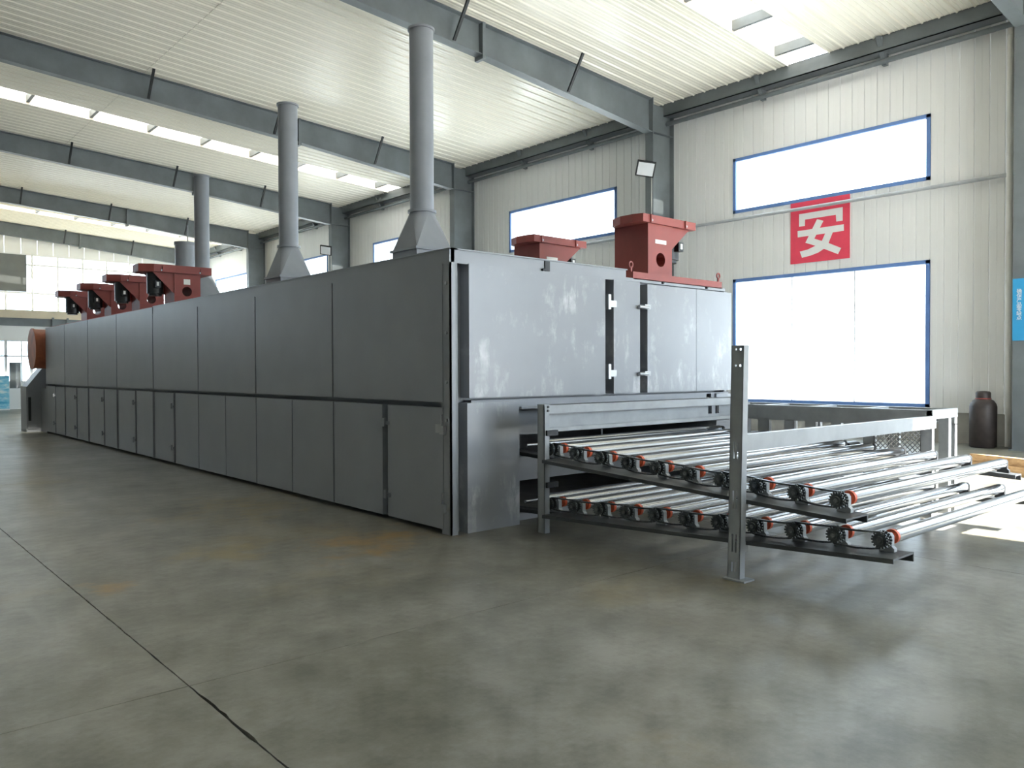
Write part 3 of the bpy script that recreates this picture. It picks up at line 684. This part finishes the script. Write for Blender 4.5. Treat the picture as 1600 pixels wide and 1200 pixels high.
part('gear_case', MB().cyl((8.7, 4.3, .60), (8.95, 4.3, .60), .09, n=18).box(8.68, 8.97, 4.22, 4.38, .46, .53), 'motor_black', st)
part('shelf', MB().box(SX0, SX1, 4.1, 5.335, .44, .465).box(8.462, SX1, 5.335, 5.7, .44, .465), 'conveyor_grey', st)

# ------------------------------------------------------------------ things by the window wall
t = thing('gas_cylinder', (16.9, 5.62, 0), 'dark brown gas cylinder standing by the wall near the white downpipe', 'gas cylinder')
part('body', MB().lathe([(.20, 0), (.235, .02), (.235, .78), (.22, .84), (.18, .90), (.11, .94), (.10, .95)], (16.9, 5.62), 28), 'cylinder_brown', t)
part('valve_cap', MB().lathe([(.125, .94), (.13, .96), (.13, 1.05), (.11, 1.075), (.05, 1.08)], (16.9, 5.62), 20), 'cylinder_brown', t)
part('neck_ring', MB().lathe([(.135, .925), (.14, .935), (.14, .945), (.13, .95)], (16.9, 5.62), 20), 'red_primer', t)
def plank(p, q, wd, z0, z1, label, nm='timber_beam'):
    p, q = Vector((*p, (z0+z1)/2)), Vector((*q, (z0+z1)/2))
    mb = MB().bar(p, q, wd, z1-z0); single(nm, mb, 'timber', (p.x, p.y, z0), label, 'timber', 'timber by the wall')
plank((12.95, 4.42), (12.35, 2.75), .12, 0, .13, 'lower yellow timber beam lying on the floor')
plank((13.0, 4.47), (12.4, 2.72), .10, .13, .245, 'upper yellow timber beam resting on another timber')
t = thing('downpipe', (17.36, 5.33, 0), 'white plastic downpipe running up beside the steel column', 'pipe')
part('pipe', MB().cyl((17.36, 5.33, .0), (17.36, 5.33, 8.3), .058, n=16), 'pvc_white', t)
for z in (.62, 3.15, 5.6, 7.9): part('coupling', MB().cyl((17.36, 5.33, z), (17.36, 5.33, z+.07), .066, n=16), 'pvc_white', t)
single('wall_conduit', MB().cyl((17.38, 4.9, 5.24), (17.38, 22.0, 5.28), .04, n=10), 'steel_light', (17.38, 4.9, 5.33), 'long horizontal grey pipe running along the wall past the red sign', 'pipe')
# red sign with one white character (strokes as flat print on a board)
t = thing('character_sign', (WX-.02, 9.27, 4.0), 'red square sign with a white Chinese character below the high window', 'sign')
SYa, SYb, SZa, SZb = 9.98, 8.545, 4.0, 5.43
part('board', MB().box(WX-.018, WX-.004, SYb, SYa, SZa, SZb), 'sign_red', t)
def sp(u, v): return (SYa+(SYb-SYa)*u, SZa+(SZb-SZa)*v)
# zoomed photo pixels -> board fractions; edges of the board in that zoom
def zp(px, py):
    u = (px-142)/(1000-142)
    top = 265+(128-265)*u; botm = 1137+(1052-1137)*u
    return sp(u, (botm-py)/(botm-top))
strokes = [
    [(515, 310), (580, 265), (606, 290), (612, 318)],
    [(272, 415), (905, 318), (905, 513), (815, 526), (808, 428), (362, 492), (360, 583), (272, 594)],
    [(250, 658), (920, 566), (922, 660), (253, 748)],
    [(540, 486), (632, 512), (500, 768), (712, 835), (884, 908), (840, 996), (640, 915), (515, 870), (368, 826)],
    [(660, 690), (768, 676), (705, 835), (640, 915), (560, 968), (450, 1010), (318, 1042), (284, 952), (400, 925), (520, 870), (612, 800)],
]
for i, s_ in enumerate(strokes):
    part('brush_stroke', MB().prism([zp(*q) for q in s_], 'x', WX-.021-.0004*i, WX-.017), 'sign_white', t, 'white stroke of the character')
# blue notice on the near column
t = thing('notice_board', (16.57, 4.9, 2.02), 'blue notice board with white vertical lettering on the column', 'sign')
bxx = 16.56
part('board', MB().box(bxx, bxx+.02, 4.42, 5.03, 2.02, 3.15), 'sign_blue', t)
def text(body, size, face_x, y, z, parent, vertical=True):
    c = bpy.data.curves.new('lettering', 'FONT'); c.body = '\n'.join(body) if vertical else body; c.size = size; c.space_line = .92; c.extrude = .001
    tmp = bpy.data.objects.new('lettering', c); COL.objects.link(tmp); bpy.context.view_layer.update()
    me = bpy.data.meshes.new_from_object(tmp.evaluated_get(bpy.context.evaluated_depsgraph_get())); bpy.data.objects.remove(tmp)
    me.materials.clear(); me.materials.append(MATS['sign_white'])
    me.transform(Matrix(((0, 0, -1, 0), (-1, 0, 0, 0), (0, 1, 0, 0), (0, 0, 0, 1))))
    me.transform(Matrix.Translation(Vector((face_x, y, z))-wloc(parent)))
    link('lettering', me, parent)
text('确保产品零缺点', .088, bxx-.002, 4.965, 2.92-.03, t)
# floodlights on the columns
def flood(y, z, label):
    t = thing('floodlight', (16.36, y-.1, z), label, 'floodlight', 'floodlights on the wall columns')
    c = Vector((16.31, y-.10, z)); R = Matrix.Rotation(math.radians(42), 3, 'Z') @ Matrix.Rotation(math.radians(-28), 3, 'Y') @ Matrix.Rotation(math.radians(10), 3, 'X')
    def plate(w_, h_, t0, t1):
        mb = MB(); mb.hexa([c+Vector((math.radians(0), 0, 0))+R @ Vector(q) for q in ((t0, -w_, -h_), (t1, -w_, -h_), (t1, w_, -h_), (t0, w_, -h_), (t0, -w_, h_), (t1, -w_, h_), (t1, w_, h_), (t0, w_, h_))]); return mb
    part('housing', plate(.24, .20, -.02, .06), 'black_steel', t)
    part('lamp_glass', plate(.205, .165, -.026, -.018), 'lamp_glass', t)
    part('bracket', MB().bar(c+R @ Vector((.05, 0, 0)), (16.572, y-.05, z+.02), .04, .04), 'black_steel', t)
    part('cable', MB().cyl((16.563, y-.09, z+.02), (16.563, y-.09, 3.4), .009, n=6), 'pvc_white', t)
flood(COLY[2], 6.72, 'white square floodlight on the first column beyond the downpipe column')
flood(COLY[4], 6.60, 'white square floodlight on the third column beyond the downpipe column')

# ------------------------------------------------------------------ mezzanine and office front at the far end
mz = thing('mezzanine', (7, 38, 3.4), 'mezzanine with a cream edge and grey beam at the far end', 'mezzanine')
part('slab', MB().box(LX, 17.3, 38.0, Y1, 3.74, 4.07), 'cream_edge', mz)
part('edge_beam', MB().box(LX, 17.3, 38.06, 38.3, 3.42, 3.74), 'steel_grey', mz)
for x in (7.55, 8.1): part('hanger', MB().box(x, x+.08, 37.98, 38.06, 3.3, 3.8), 'steel_grey', mz)
pw = MB().box(LX, 5.0, 38.12, 38.2, 0, 3.42).box(5.0, 14.0, 38.12, 38.2, 0, .80).box(5.0, 14.0, 38.12, 38.2, 2.83, 3.42).box(14.0, 17.3, 38.12, 38.2, 0, 3.42)
struct('wall_office', pw, 'wall_panel', 'white office front below the mezzanine')
ow = MB()
xs = [5.0+.9*i for i in range(11)]
for x in xs: ow.box(x-.05 if x > 5 else x, x+.05, 38.10, 38.16, .80, 2.83)
ow.box(5, 14, 38.10, 38.16, .80, .86).box(5, 14, 38.10, 38.16, 2.78, 2.83).box(5, 14, 38.10, 38.16, 2.15, 2.21)
ow = struct('window_%d' % wn, ow, 'white_frame', 'row of white framed office windows below the mezzanine')
for x0, x1 in zip(xs, xs[1:]):
    for z0, z1 in ((.86, 2.15), (2.21, 2.78)): part('pane', MB().box(x0+.05, x1-.05, 38.13, 38.136, z0, z1), 'glass', ow)
t = thing('display_banner', (5.7, 37.4, 0), 'blue and white printed standing banner in front of the office windows', 'banner')
part('print', MB().box(5.25, 5.89, 37.40, 37.41, .06, 1.36), 'banner_print', t)
part('top_rail', MB().box(5.25, 5.89, 37.385, 37.425, 1.35, 1.375), 'white_frame', t)
part('base', MB().box(5.25, 5.89, 37.30, 37.50, 0, .06), 'white_frame', t)
t = thing('office_poster', (6.25, 38.14, .86), 'dark poster hanging behind the office window', 'poster')
part('sheet', MB().box(6.02, 6.42, 38.134, 38.142, .86, 1.9), 'sheet_grey', t)
part('batten', MB().box(6.0, 6.44, 38.134, 38.146, 1.88, 1.92), 'white_frame', t)
